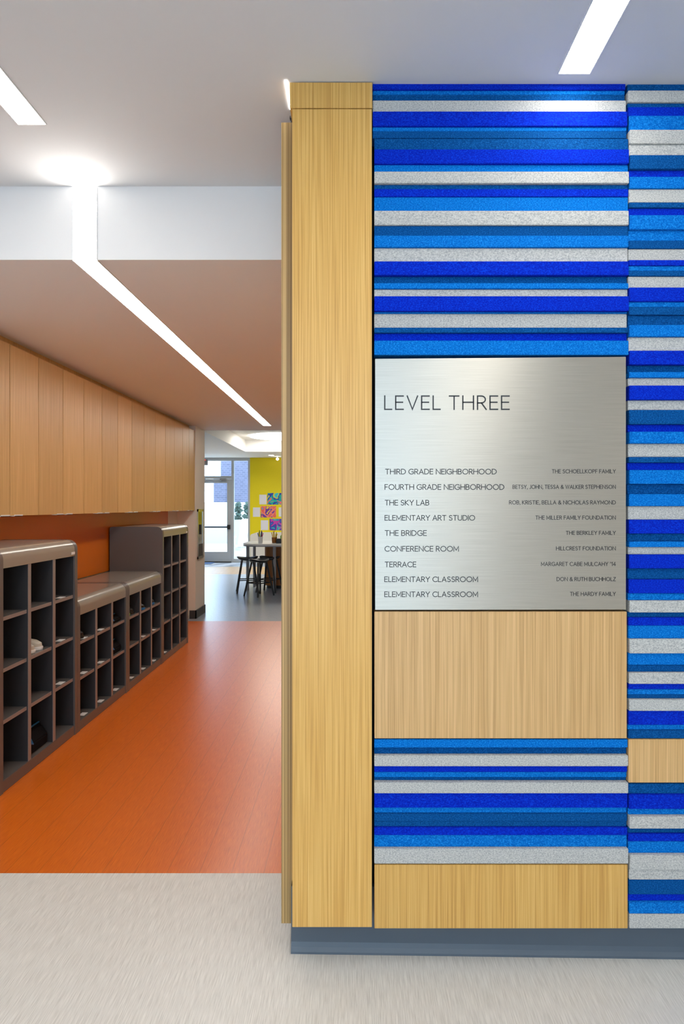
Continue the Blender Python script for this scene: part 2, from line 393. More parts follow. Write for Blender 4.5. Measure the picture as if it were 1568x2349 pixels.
# ------------------------------------------------------------------ ceiling lights
def strip(name, x0, x1, y0, y1, z, label):
    t = thing(name, ((x0 + x1) / 2, y1, z), label, 'ceiling light', 'recessed linear ceiling lights')
    B().box(x0, x1, y0, y1, z - .003, z + .003).build('light_lens', 'light_lens', t)
    e = .003
    B().box(x0 - e, x0, y0, y1 + e, z - .004, z).box(x1, x1 + e, y0, y1 + e, z - .004, z).box(x0, x1, y1, y1 + e, z - .004, z).build('frame', 'tag_white', t)
    return t
strip('linear_light', -1.102, -1.012, -2.8, 2.138, ZC, 'white linear light in the upper left corner of the lobby ceiling')
strip('linear_light', .586, .675, -2.8, 1.887, ZC, 'white linear light in the ceiling above the blue striped wall')
strip('linear_light', 2.30, 2.39, -2.8, 1.6, ZC, 'added white linear light filling the lobby, outside the picture on the right')  # extra strip beyond the view, added to brighten the lobby
t = thing('linear_light', (-1.058, YS, ZK), 'white linear light that drops down the soffit and runs along the corridor ceiling', 'ceiling light')
B().box(-1.104, -1.012, YS - .003, YS + .003, ZK - .003, PZ(432, YS)).box(-1.104, -1.012, YS + .003, 7.85, ZK - .003, ZK + .003).build('light_lens', 'light_lens', t)
e = .003
B().box(-1.107, -1.104, YS - .004, YS, ZK, ZC - .005).box(-1.012, -1.009, YS - .004, YS, ZK, ZC - .005).box(-1.107, -1.104, YS, 7.85, ZK - .004, ZK).box(-1.012, -1.009, YS, 7.85, ZK - .004, ZK).build('frame', 'tag_white', t)
t = thing('round_ceiling_light', (-1.46, 13.15, ZF + .24), 'large round ceiling light in the recessed tray of the far room', 'ceiling light')
B().lathe([(.655, -.02), (.655, 0)], (-1.46, 13.15, ZF + .244), 64).build('light_lens', 'round_lens', t)
B().lathe([(.69, -.03), (.69, 0)], (-1.46, 13.15, ZF + .244), 64).build('rim', 'tag_white', t) if False else None
x, y = PX(622, 14.9), 14.9
t = thing('downlight', (x, y, ZF), 'small recessed downlight in the far ceiling before the yellow wall', 'ceiling light')
B().lathe([(.055, -.012), (.055, 0)], (x, y, ZF)).build('lens', 'spot_lens', t); B().lathe([(.075, -.006), (.075, 0)], (x, y, ZF)).build('rim', 'tag_white', t)
x, y = PX(636, 15.3), 15.3; z = PZ(1053, 15.3)
t = thing('spotlight', (x, y, ZF), 'tiny glowing spotlight hanging against the top of the yellow wall', 'ceiling light')
B().tube([(x, y, ZF), (x, y, z + .02)], .008).build('stem', 'tag_white', t)
B().lathe([(.008, -.03), (.03, -.012), (.03, .012), (.008, .03)], (x, y, z)).build('bulb', 'spot_lens', t)

# ------------------------------------------------------------------ feature wall
def wallbox(x0, x1, y0, y1, out=0.0, back=.03, bevel=0):
    """slab whose front face covers the given picture rows/columns in the plane YW-out"""
    Yf = YW - out
    return B().box(PX(x0, Yf), PX(x1, Yf), Yf, YW + back, PZ(y1, Yf), PZ(y0, Yf))

t = wallbox(670, 852.5, 250, 2127, .004, .08).build('wood_cladding', 'oak', bevel=.0008)
tag(t, 'tall narrow light oak panel on the end column left of the blue wall', 'wall panel')
t = wallbox(664.5, 853.5, 189, 248, .004, .08)
tag(t.build('oak_header', 'oak', bevel=.0008), 'short oak header panel above the tall oak column panel under the ceiling', 'wall panel')
Yd = 2.03
t = thing('end_panel', (PX(645, Yd), Yd, 0), 'thick oak end leaf at the left edge of the column, set slightly back', 'wall panel')
B().box(PX(645, Yd), -.187, Yd, 2.5, PZ(2118, Yd), PZ(281, Yd)).build('leaf', 'oak_layers', t)
B().tube([(-.197, Yd + .01, PZ(281, Yd)), (-.197, Yd + .01, PZ(268, Yd))], .005).box(-.205, -.19, Yd + .004, Yd + .02, PZ(268, Yd), PZ(264, Yd)).build('pivot_pin', 'base_dark', t)
struct('trim_3', B().box(-.188, -.157, YW + .085, 2.5, PZ(2118, Yd) + .01, ZC), 'oak_layers', 'oak backing strip of the column end')
t = thing('slot_light', (-.2, YW, ZC), 'thin bright light slot in the ceiling at the left edge of the oak header', 'ceiling light')
B().add([(-.2065, YW - .01, ZC - .002), (-.2015, YW - .01, ZC - .002), (-.2045, YW + .13, ZC - .002), (-.2065, YW + .13, ZC - .002), (-.2065, YW - .01, ZC), (-.2015, YW - .01, ZC), (-.2045, YW + .13, ZC), (-.2065, YW + .13, ZC)],
        [(0, 1, 2, 3), (7, 6, 5, 4), (0, 4, 5, 1), (1, 5, 6, 2), (2, 6, 7, 3), (3, 7, 4, 0)]).build('light_lens', 'light_lens', t)

RY, SK, NV, GR = 'royal', 'sky', 'navy', 'grey'
MATN = {RY: 'felt_royal', SK: 'felt_sky', NV: 'felt_navy', GR: 'felt_grey'}
CN = {RY: 'royal blue felt strip', SK: 'bright sky blue felt strip', NV: 'dark navy felt strip', GR: 'mottled light grey felt strip'}
def felt_panel(x0, x1, y_start, rows, label):
    """rows = (bottom pixel row, colour, projection in mm)"""
    t = thing('felt_panel', (PX(x0, YW), YW, PZ(rows[-1][0], YW)), label, 'wall panel', 'blue and grey striped felt wall panels')
    n = len(rows)
    def edge(i):   # boundary above row i
        y = y_start if i == 0 else rows[i - 1][0]
        p = max(rows[i][2] if i < n else -99, rows[i - 1][2] if i > 0 else -99) / 1000.
        return PZ(y, YW - p)
    for i, (yb, c, pr) in enumerate(rows):
        p = pr / 1000.
        zt, zb = edge(i), edge(i + 1)
        Yf = YW - p
        o = B().box(PX(x0, YW), PX(x1, YW), Yf, YW + .045, zb, zt - .0003).build('felt_strip', MATN[c], t, bevel=.0012)
        o['label'] = CN[c]
    return t
felt_panel(854.5, 1436.5, 190, [(205, RY, -8), (217, SK, -14), (230, NV, -14), (255, GR, -4), (289, RY, 6), (301, SK, 0), (317.5, NV, 0)],
           'upper striped felt panel right under the ceiling beside the oak header')
felt_panel(858, 1439.5, 318, [(342, NV, 3), (375, RY, 8), (393, SK, 0), (420, GR, 8), (433, NV, -2), (451, RY, 3), (483, SK, 0), (516, GR, 6),
    (540, NV, 0), (567, SK, 5), (599, GR, -2), (631, RY, 6), (649, NV, -8), (662, SK, 4), (679, GR, -3), (713, RY, 8), (719, SK, -4), (751, GR, -8),
    (763, NV, 2), (781, RY, -8), (814, SK, 5)], 'large striped felt panel above the metal directory sign')
felt_panel(858, 1439, 1696, [(1715, SK, 0), (1733, NV, -10), (1758, GR, 4), (1771, RY, -4), (1783, SK, -8), (1795, NV, -12), (1820, GR, 4), (1853, RY, -2),
    (1866, SK, -8), (1884, NV, -4), (1898, NV, -8), (1916, RY, -2), (1947, SK, -6), (1981.5, GR, 5)], 'striped felt panel between the two oak panels below the sign')
X2a, X2b = 1441.5, 2022
felt_panel(X2a, X2b, 188, [(207, NV, -10), (234, GR, -4), (245, NV, -10), (265, RY, -4), (297, SK, 2), (329, GR, 8), (355, GR, 2), (387, NV, 8), (405, RY, -2),
    (432, SK, 5), (464, GR, 0), (476, NV, 2), (493, RY, -4), (526, SK, 6), (552, SK, -3), (570, NV, 0), (596, GR, -4), (609, RY, 2), (621, SK, -2), (633, NV, 0),
    (659, GR, -5), (691, RY, 5), (704, SK, -2), (722, NV, 1), (745, NV, -7), (772, SK, 5), (804, GR, -3), (836, RY, 6), (853, NV, -10), (866, SK, 4),
    (884, GR, -5), (917, RY, 5), (940, GR, -6), (973, NV, 4), (990, RY, -8), (1017, SK, 6), (1048, GR, -5), (1061, NV, 2), (1078, RY, -9), (1110, SK, 5),
    (1133, NV, -10), (1161, SK, 4), (1192, GR, -5), (1224, RY, 2), (1242, NV, -10), (1255, SK, 4), (1272, GR, -5), (1304, RY, 4), (1329, NV, -8), (1361, RY, 0),
    (1378, SK, -6), (1405, GR, 6), (1416, NV, -8), (1435, RY, -3), (1466, SK, -4), (1499, GR, 6), (1525, SK, -4), (1543, NV, -8), (1569, GR, 3), (1581, RY, -3),
    (1593, SK, -7), (1605, NV, -9), (1631, GR, 4), (1663, RY, -2), (1675, SK, -8), (1694, NV, -3)], 'tall striped felt panel at the right edge above the small oak panel')
felt_panel(X2a, X2b, 1797, [(1823, NV, -6), (1856, RY, 2), (1873, SK, -6), (1901, GR, 7), (1912, NV, -8), (1930, RY, -3), (1962, SK, -5), (1996, GR, 8), (2018, GR, 3),
    (2052, NV, 0), (2070, RY, -5), (2097, SK, 3), (2130, GR, 5)], 'striped felt panel at the right edge under the small oak panel')
tag(wallbox(858.5, 1437, 1403, 1694, .002, .045).build('wood_cladding', 'oak_pale', bevel=.001), 'square oak panel directly below the metal directory sign', 'wall panel')
tag(wallbox(858.5, 1439, 1983.5, 2130, .002, .045).build('wood_cladding', 'oak', bevel=.001), 'wide low oak panel just above the blue grey baseboard', 'wall panel')
tag(wallbox(1441, X2b, 1696.5, 1795.5, .002, .045).build('wood_cladding', 'oak_pale', bevel=.001), 'small oak panel at the right edge between striped felt panels', 'wall panel')

# coved vinyl baseboard, slightly skewed, returning round the column end
bs = B()
xa, xb = PX(667.5, 2.0), 4.45
ya, yb = 2.000, 1.955
prof = [(.06, 0), (-.012, 0), (-.011, .006), (-.004, .017), (0, .03), (0, .2), (.06, .2)]
pa = [(xa, ya + p, z) for p, z in prof]; pb = [(xb, yb - .05 + p, z) for p, z in prof]
n = len(prof); bs.add(pa + pb, [tuple(range(n)), tuple(range(2 * n - 1, n - 1, -1))] + [(i, i + n, (i + 1) % n + n, (i + 1) % n) for i in range(n)])
bs.box(xa, xa + .03, ya + .003, 2.5, 0, .2)
struct('baseboard_feature', bs, 'base_vinyl', 'blue grey coved vinyl base under the striped wall')

# ------------------------------------------------------------------ directory sign with its lettering
def arc(cx, cy, rx, ry, a0, a1, n=14):
    return [(cx + rx * math.cos(math.radians(a0 + (a1 - a0) * k / n)), cy + ry * math.sin(math.radians(a0 + (a1 - a0) * k / n))) for k in range(n + 1)]
G = {
 'A': (.70, [[(0, 0), (.35, 1), (.70, 0)], [(.12, .34), (.58, .34)]]),
 'B': (.54, [[(0, 0), (0, 1), (.26, 1)] + arc(.26, .765, .235, .235, 90, -90)[1:] + [(0, .53)], [(.26, .53)] + arc(.27, .265, .265, .265, 90, -90) + [(0, 0)]]),
 'C': (.82, [arc(.5, .5, .5, .5, 48, 312, 26)]),
 'D': (.74, [[(0, 0), (0, 1), (.22, 1)] + arc(.24, .5, .5, .5, 90, -90, 20) + [(0, 0)]]),
 'E': (.48, [[(.48, 1), (0, 1), (0, 0), (.48, 0)], [(0, .53), (.44, .53)]]),
 'F': (.46, [[(.46, 1), (0, 1), (0, 0)], [(0, .52), (.42, .52)]]),
 'G': (.88, [arc(.5, .5, .5, .5, 48, 315, 26) + [(.88, .14), (.88, .46), (.54, .46)]]),
 'H': (.68, [[(0, 0), (0, 1)], [(.68, 0), (.68, 1)], [(0, .53), (.68, .53)]]),
 'I': (.0, [[(0, 0), (0, 1)]]),
 'J': (.34, [[(.34, 1), (.34, .25)] + arc(.15, .22, .19, .22, 0, -130, 10)]),
 'K': (.58, [[(0, 0), (0, 1)], [(.53, 1), (.03, .54), (.58, 0)]]),
 'L': (.44, [[(0, 1), (0, 0), (.44, 0)]]),
 'M': (.82, [[(0, 0), (0, 1), (.41, .22), (.82, 1), (.82, 0)]]),
 'N': (.70, [[(0, 0), (0, 1), (.70, 0), (.70, 1)]]),
 'O': (1.0, [arc(.5, .5, .5, .5, 90, 450, 36)]),
 'P': (.50, [[(0, 0), (0, 1), (.24, 1)] + arc(.24, .74, .26, .26, 90, -90) + [(0, .48)]]),
 'R': (.54, [[(0, 0), (0, 1), (.24, 1)] + arc(.24, .74, .26, .26, 90, -90) + [(0, .48)], [(.25, .48), (.55, 0)]]),
 'S': (.52, [arc(.27, .755, .225, .245, 35, 255, 14) + arc(.25, .26, .26, .26, 78, -145, 16)]),
 'T': (.60, [[(0, 1), (.60, 1)], [(.30, 1), (.30, 0)]]),
 'U': (.64, [[(0, 1), (0, .32)] + arc(.32, .32, .32, .32, 180, 360, 16) + [(.64, 1)]]),
 'V': (.66, [[(0, 1), (.33, 0), (.66, 1)]]),
 'W': (.98, [[(0, 1), (.25, 0), (.49, .98), (.73, 0), (.98, 1)]]),
 'Y': (.64, [[(0, 1), (.32, .48), (.64, 1)], [(.32, .48), (.32, 0)]]),
 'Z': (.56, [[(.02, 1), (.56, 1), (0, 0), (.56, 0)]]),
 '&': (.74, [[(.74, 0), (.22, .60), (.17, .76), (.22, .92), (.35, 1), (.48, .93), (.52, .80), (.46, .68), (.14, .44), (.04, .28), (.07, .11), (.2, 0), (.38, 0), (.52, .09), (.68, .42)]]),
 ',': (.06, [[(.06, .06), (0, -.16)]]),
 '’': (.06, [[(.06, 1), (.0, .76)]]),
 '1': (.24, [[(.0, .80), (.22, 1), (.22, 0)]]),
 '4': (.58, [[(.44, 0), (.44, 1), (0, .27), (.58, .27)]]),
}
for _k, _f in (('O', .9), ('C', .9), ('G', .9), ('D', .95), ('M', .95)):
    G[_k] = (G[_k][0] * _f, [[(a * _f, b) for a, b in p] for p in G[_k][1]])
def text(txt, x0, x1, ybase, cap, stroke, parent, name, track=.19, Yf=None):
    """stroke lettering between pixel columns x0..x1 (plane Yf), cap height and stroke in pixels"""
    pen = 0; items = []
    for ch in txt:
        if ch == ' ': pen += .34; continue
        wd, pl = G[ch]; items.append((pen, pl)); pen += wd + track
    total = pen - track
    kx = (x1 - x0 - stroke) / total
    b = B(); u = Yf / F; hw = stroke / 2
    for px, pl in items:
        for poly in pl:
            pts = [Vector((x0 + stroke / 2 + (px + p[0]) * kx, -(ybase - stroke / 2 - p[1] * (cap - stroke)))) for p in poly]
            q = [pts[0]]
            for p in pts[1:]:
                if (p - q[-1]).length > .02: q.append(p)
            pts = q; closed = (pts[0] - pts[-1]).length < .05 and len(pts) > 6
            L, R = [], []; m = len(pts)
            for i, p in enumerate(pts):
                a = pts[i - 1] if i else (pts[-2] if closed else None); c = pts[i + 1] if i < m - 1 else (pts[1] if closed else None)
                d1 = (p - a).normalized() if a is not None else None; d2 = (c - p).normalized() if c is not None else None
                if d1 is None: d1 = d2
                if d2 is None: d2 = d1
                n1 = Vector((-d1.y, d1.x)); n2 = Vector((-d2.y, d2.x)); nn = (n1 + n2)
                nn = nn.normalized() if nn.length > 1e-4 else n1
                k = min(2.2, 1 / max(.3, nn.dot(n1)))
                e0 = Vector((0, 0))
                if not closed and i == 0: e0 = -d2 * hw
                if not closed and i == m - 1: e0 = d1 * hw
                L.append(p + nn * hw * k + e0); R.append(p - nn * hw * k + e0)
            def W(v, y): return ((v.x - VX) * u, y, CH + (v.y + VY) * u)
            for i in range(m - 1):
                f = [L[i], L[i + 1], R[i + 1], R[i]]
                b.add([W(v, Yf - .0006) for v in f] + [W(v, Yf + .0002) for v in f], [(0, 1, 2, 3), (7, 6, 5, 4), (0, 4, 5, 1), (2, 6, 7, 3)])
    return b.build(name, 'ink', parent)
Ys = YW - .004
sg = thing('directory_sign', (PX(1148, Ys), Ys, PZ(1399, Ys)), 'large brushed steel directory sign headed LEVEL THREE on the blue striped wall', 'sign')
pl = B()
c4 = [(PX(860, Ys), PZ(1399, Ys)), (PX(1435, Ys), PZ(1398.5, Ys)), (PX(1435, Ys), PZ(818.5, Ys)), (PX(860, Ys), PZ(823, Ys))]
pl.prism(c4, Ys, YW + .02, 'y').build('plate', 'brushed_steel', sg, bevel=.0006)
text('LEVEL THREE', 880.5, 1168.5, 940.5, 33.5, 3.0, sg, 'heading', .26, Ys)
NM = [('THIRD GRADE NEIGHBORHOOD', 883, 1138.6, 1088.3), ('FOURTH GRADE NEIGHBORHOOD', 881.5, 1156, 1123.6), ('THE SKY LAB', 882, 984, 1159.5),
      ('ELEMENTARY ART STUDIO', 881.5, 1089, 1194.3), ('THE BRIDGE', 882, 978.4, 1229.2), ('CONFERENCE ROOM', 881.5, 1051.8, 1265.3), ('TERRACE', 882, 954.3, 1301.2),
      ('ELEMENTARY CLASSROOM', 881, 1095.8, 1335.2), ('ELEMENTARY CLASSROOM', 881, 1095.8, 1369.6)]
for s_, a, b_, y in NM: text(s_, a, b_, y, 12.8, 1.6, sg, 'room_name', .21, Ys)
DN = [('THE SCHOELLKOPF FAMILY', 1265, 1085.8), ('BETSY, JOHN, TESSA & WALKER STEPHENSON', 1175, 1121.5), ('ROB, KRISTIE, BELLA & NICHOLAS RAYMOND', 1167, 1157.2),
      ('THE MILLER FAMILY FOUNDATION', 1227.4, 1192), ('THE BERKLEY FAMILY', 1297, 1227), ('HILLCREST FOUNDATION', 1274.7, 1262.6), ('MARGARET CABE MULCAHY ’14', 1240, 1298.4),
      ('DON & RUTH BUCHHOLZ', 1275.8, 1333), ('THE HARDY FAMILY', 1306.5, 1367)]
for s_, a, y in DN: text(s_, a, 1411.5, y, 9.3, 1.15, sg, 'donor_name', .24, Ys)

# ------------------------------------------------------------------ upper cabinets in the corridor
XC = -1.937; ZB = 1.306; ZTc = CH + .9056
def wall_cabinet(y0, y1, label):
    t = thing('wall_cabinet', (XC, y0, ZB), label, 'cabinet', 'oak wall cabinets along the corridor')
    B().box(XL, XC - .02, y0, y1, ZB + .004, ZTc - .002).box(XL, XC - .07, y0, y1, ZTc - .002, ZK).build('body', 'oak_pale', t)
    ym = (y0 + y1) / 2
    for a, b_, s_ in ((y0, ym, 1), (ym, y1, -1)):
        dr_ = B().box(XC - .02, XC, a + .0028, b_ - .0028, ZB, ZTc).build('door', 'oak_pale', t, bevel=.0008)
        c = (b_ - .07) if s_ == 1 else (a + .07)
        B().box(XC - .022, XC + .014, c - .045, c + .045, ZB - .004, ZB - .0005).box(XC + .011, XC + .014, c - .045, c + .045, ZB - .004, ZB + .006).build('pull', 'tag_white', dr_)  # metal pulls coloured white, so their bright glint is painted in
    return t
# ordinal wording is by distance from the viewer
ordn = ['nearest oak wall cabinet, cut by the left edge of the picture', 'second oak wall cabinet from the left, above the near cubby units', 'third oak wall cabinet from the left, above the low cubby units',
        'fourth oak wall cabinet from the left, above the farther low cubby unit', 'fifth oak wall cabinet from the left, above the far tall cubby unit',
        'second to last oak wall cabinet before the cream end wall', 'last oak wall cabinet, touching the cream end wall']
ys = [3.335, 4.0, 4.667, 5.333, 6.0, 6.667, 7.333, 7.888]
for i in range(7): wall_cabinet(ys[i], ys[i + 1], ordn[i])

# ------------------------------------------------------------------ cubby units
XF = -1.666; XBk = -2.125
UW = .865
def rounded(x0, x1, z0, z1, r, n=8):
    """side outline, rounded top front (x1) and top back corner"""
    p = [(x0, z0), (x1, z0)]
    p += [(x1 - r + r * math.cos(PI / 2 * k / n), z1 - r + r * math.sin(PI / 2 * k / n)) for k in range(n + 1)]
    p += [(x0 + .02 * (1 - math.sin(PI / 2 * k / n)), z1 - .02 + .02 * math.cos(PI / 2 * k / n)) for k in range(n + 1)]
    return p
def cubby(y0, H, shelves, ztop, label, tags):
    t = thing('cubby_unit', (XF, y0, 0), label, 'cubby shelf', 'grey shoe cubby units along the corridor')
    y1 = y0 + UW - .004; th = .035; r = .055
    for a in (y0, y1 - th):
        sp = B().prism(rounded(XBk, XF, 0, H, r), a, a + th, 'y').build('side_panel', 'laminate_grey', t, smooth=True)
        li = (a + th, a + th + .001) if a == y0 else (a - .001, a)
        B().box(XBk + .012, XF - .01, li[0], li[1], .058, ztop + .01).build('inner_shade', 'laminate_shaded', sp)  # thin dark sheet standing in for shade on the inner side
    n = 10
    outer = [(XBk + .02, H - .001)] + [(XF - r + (r - .002) * math.sin(PI / 2 * k / n), H - r + (r - .001) * math.cos(PI / 2 * k / n)) for k in range(n + 1)]
    outer += [(XF - .002, ztop), (XF - .025, ztop), (XF - .03, H - .05), (XBk + .02, H - .03)]
    B().prism(outer, y0 + th, y1 - th, 'y').build('rolled_top', 'laminate_roll_lit', t, smooth=True)
    B().box(XBk + .001, XBk + .012, y0 + th, y1 - th, .05, H - .03).build('back_panel', 'laminate_shaded', t)
    B().box(XBk + .012, XF - .003, y0 + th, y1 - th, 0, .058).build('plinth', 'laminate_grey', t, bevel=.002)
    inn = (y1 - y0 - 2 * th); dv = .030; cw = (inn - 2 * dv) / 3
    cols = []
    for c in range(3):
        a = y0 + th + c * (cw + dv); cols.append((a, a + cw))
        for z in shelves:
            sh = B().box(XBk + .012, XF - .014, a, a + cw, z - .018, z).build('shelf', 'laminate_grey', t); sh['_o'] = t['_o']
            B().box(XF - .014, XF - .012, a, a + cw, z - .018, z).build('front_edge', 'laminate_edge_lit', sh)
        if c < 2:
            dvd = B().box(XBk + .012, XF - .006, a + cw, a + cw + dv, .058, ztop + .02).build('divider', 'laminate_shaded', t); dvd['_o'] = t['_o']
            B().box(XF - .006, XF - .004, a + cw, a + cw + dv, .058, ztop + .02).build('front_edge', 'laminate_edge_lit', dvd)
    lv = [.058] + list(shelves)
    for c, k in tags:
        a = cols[c][0] + cw * .42; z = lv[k]
        B().box(XF - .055, XF - .02, a, a + .06, z, z + .002).build('name_tag', 'tag_white', t)
    bl = B().box(XF + .0, XF + .002, y1 - th - .05, y1 - th - .005, H - .085, H - .07)
    if H > 1: bl.build('badge', 'tag_white', t)
    return cols
tall = [.338, .585, .832]; low = [.317, .535]
Y0 = 3.06
cA = cubby(Y0, 1.16, tall, 1.065, 'nearest tall grey cubby unit at the left edge of the picture', [(2, 1), (2, 2), (2, 3)])
cB = cubby(Y0 + UW, .80, low, .70, 'low grey cubby unit right beside the nearest tall one', [(0, 1), (0, 2), (1, 1), (1, 2), (0, 0), (1, 0), (2, 0)])
cC = cubby(Y0 + 2 * UW, .80, low, .70, 'low grey cubby unit beside the far tall one', [(0, 0), (1, 0), (2, 0), (1, 1), (2, 1)])
cD = cubby(Y0 + 3 * UW, 1.18, tall, 1.09, 'far tall grey cubby unit next to the cream end wall', [(0, 0)])

# things in the cubbies
def shoe(name, x, y, z, rot, L, mat_u, mat_s, label, trim=None, group=None):
    """low shoe: sole, upper with an opening, strap; long axis along local +x (toe)"""
    t = thing(name, (x, y, z), label, 'shoe', group); t['_o'] = (0, 0, 0)
    n = 20
    def ring(zc, sx, sy, dx=0):
        out = []
        for k in range(n):
            a = 2 * PI * k / n; c, s_ = math.cos(a), math.sin(a)
            wx = L / 2 * sx * c + dx; wy = L * .19 * sy * s_ * (1 + .18 * c)
            out.append((wx, wy, zc))
        return out
    def loft(rings, cap=True):
        b = B(); vs = [p for r_ in rings for p in r_]; m = len(rings)
        fs = [(i * n + k, i * n + (k + 1) % n, (i + 1) * n + (k + 1) % n, (i + 1) * n + k) for i in range(m - 1) for k in range(n)]
        fs.append(tuple(range(n)))
        if cap: fs.append(tuple(range((m - 1) * n, m * n)))
        return b.add(vs, fs)
    loft([ring(0, 1, 1), ring(.012, 1.03, 1.04), ring(.018, 1, 1)]).build('sole', mat_s, t, smooth=True)
    rs = [ring(.018, .97, .97), ring(.035, .95, .95), ring(.05, .80, .82, -.01)]
    op = ring(.062, .52, .55, -.05 * L / .2 * .8); ins = ring(.03, .46, .5, -.04 * L / .2)
    loft(rs + [op, ins]).build('upper', mat_u, t, smooth=True)
    if trim: B().tube([(.0, -.036, .04), (.005, -.02, .064), (.005, .02, .064), (0, .036, .04)], .006, 8).build('strap', trim, t, smooth=True)
    t.rotation_euler = (0, 0, rot)
    return t
def cell(cols, c, f=.5): return cols[c][0] + (cols[c][1] - cols[c][0]) * f
gz = 'shoes left in the cubbies'
shoe('shoe', XF - .13, cell(cA, 1, .30), .586, .15, .21, 'cream_leather', 'tag_white', 'cream slip-on shoe on the left in the nearest tall cubby unit', 'cream_leather', gz)
shoe('shoe', XF - .13, cell(cA, 1, .68), .586, .0, .21, 'cream_leather', 'tag_white', 'cream slip-on shoe on the right in the nearest tall cubby unit', 'cream_leather', gz)
shoe('shoe', XF - .13, cell(cB, 0, .5), .536, .0, .20, 'black_plastic', 'black_plastic', 'black shoe in the top left cell of the first low cubby unit', 'tag_white', gz)
shoe('shoe', XF - .12, cell(cC, 0, .35), .536, .1, .18, 'black_plastic', 'green_trim', 'black shoe with green sole in the top left cell of the second low cubby unit', 'green_trim', gz)
shoe('shoe', XF - .12, cell(cC, 0, .72), .536, .0, .18, 'black_plastic', 'black_plastic', 'black shoe with pink strap in the top left cell of the second low cubby unit', 'pink_trim', gz)
shoe('shoe', XF - .11, cell(cC, 1, .4), .536, .1, .20, 'black_plastic', 'blue_trim', 'black shoe with blue sole in the top middle cell of the second low cubby unit', 'blue_trim', gz)
shoe('shoe', XF - .12, cell(cC, 2, .42), .536, .1, .20, 'black_plastic', 'blue_trim', 'black shoe with blue sole in the top right cell of the second low cubby unit', 'blue_trim', gz)
def pouch(x, y, z, w_, d, h, label, trim=True):
    t = thing('bag', (x, y, z), label, 'bag', 'black bags in the cubbies')
    prof = [(x - d / 2, z), (x + d / 2, z), (x + d / 2 + .004, z + h * .45), (x + d / 2 - .03, z + h * .85), (x + d / 2 - .06, z + h), (x - d / 2 + .02, z + h), (x - d / 2, z + h * .5)]
    B().prism(prof, y - w_ / 2, y + w_ / 2, 'y').build('body', 'black_fabric', t, bevel=.006)
    B().tube([(x + d / 2 - .045, y - w_ / 2 + .005, z + h * .97), (x + d / 2 - .04, y, z + h * 1.0), (x + d / 2 - .045, y + w_ / 2 - .005, z + h * .97)], .0045, 8).build('blue_piping', 'blue_trim', t)
    B().tube([(x + d / 2 - .02, y - w_ / 2 + .02, z + h * .8), (x + d / 2 + .012, y - w_ / 2 + .02, z + h * .55), (x + d / 2 + .008, y - w_ / 2 + .045, z + h * .45), (x + d / 2 - .01, y - w_ / 2 + .05, z + h * .7)], .004, 8).build('loop', 'blue_trim', t)
pouch(XF - .16, cell(cA, 1), .0585, .22, .26, .12, 'black bag with blue piping on the floor cell of the nearest tall cubby unit')
pouch(XF - .14, cell(cB, 2), .3175, .20, .22, .085, 'black bag with blue piping in the middle row of the first low cubby unit')
pouch(XF - .14, cell(cB, 2), .5355, .20, .22, .05, 'flat black bag with blue piping in the top row of the first low cubby unit')

# extinguisher cabinet on the jamb
Ya, Yb = 1500 * 1.93 / (VX - 451.5), 1500 * 1.93 / (VX - 464.5)
t = thing('extinguisher_cabinet', (XJ, (Ya + Yb) / 2, 1.0), 'steel framed cabinet with glass front on the cream jamb of the opening', 'cabinet')
za, zb = 1.363 - (1281 - VY) / 185, 1.363 - (1168 - VY) / 185
B().box(XJ, XJ + .012, Ya, Yb, za, za + .03).box(XJ, XJ + .012, Ya, Yb, zb - .03, zb).box(XJ, XJ + .012, Ya, Ya + .03, za, zb).box(XJ, XJ + .012, Yb - .03, Yb, za, zb).build('frame', 'steel', t)
B().box(XJ + .001, XJ + .005, Ya + .03, Yb - .03, za + .18, zb - .03).build('glass_front', 'dark_glass', t)
B().box(XJ + .001, XJ + .007, Ya + .03, Yb - .03, za + .03, za + .18).build('lower_panel', 'base_dark', t)
B().box(XJ + .007, XJ + .02, (Ya + Yb) / 2 - .01, (Ya + Yb) / 2 + .01, za + .3, za + .42).build('handle', 'black_plastic', t)

# exit sign
Yx = 14.4; xr = PX(475.5, Yx)
t = thing('exit_sign', (xr, Yx, PZ(1068, Yx)), 'red exit sign under the far ceiling, mostly hidden by the cream jamb', 'sign')
z0, z1 = PZ(1067, Yx), PZ(1053, Yx)
B().box(xr - .32, xr, Yx, Yx + .05, z0, z1).box(xr - .2, xr - .12, Yx + .01, Yx + .04, z1, ZF).build('housing', 'leg_grey', t)
def blk(rects, name): 
    b = B()
    for a, b1, c, d_ in rects: b.box(a, b1, Yx - .004, Yx, c, d_)
    return b.build(name, 'red_sign', t)
h = z1 - z0 - .03; zz = z0 + .015; s_ = .014
x = xr - .30; R_ = []
R_ += [(x, x + s_, zz, zz + h), (x, x + .05, zz, zz + s_), (x, x + .05, zz + h - s_, zz + h), (x, x + .04, zz + h / 2 - s_ / 2, zz + h / 2 + s_ / 2)]
b = B()
for a, b1, c, d_ in R_: b.box(a, b1, Yx - .004, Yx, c, d_)
x += .07
for (p, q) in (((x, zz), (x + .05, zz + h)), ((x + .05, zz), (x, zz + h))):
    b.prism([(p[0], p[1]), (p[0] + s_, p[1]), (q[0] + s_, q[1]), (q[0], q[1])], Yx - .004, Yx, 'y')
x += .085; b.box(x, x + s_, Yx - .004, Yx, zz, zz + h)
x += .035; b.box(x, x + .07, Yx - .004, Yx, zz + h - s_, zz + h).box(x + .028, x + .042, Yx - .004, Yx, zz, zz + h)
b.build('lettering', 'red_sign', t)

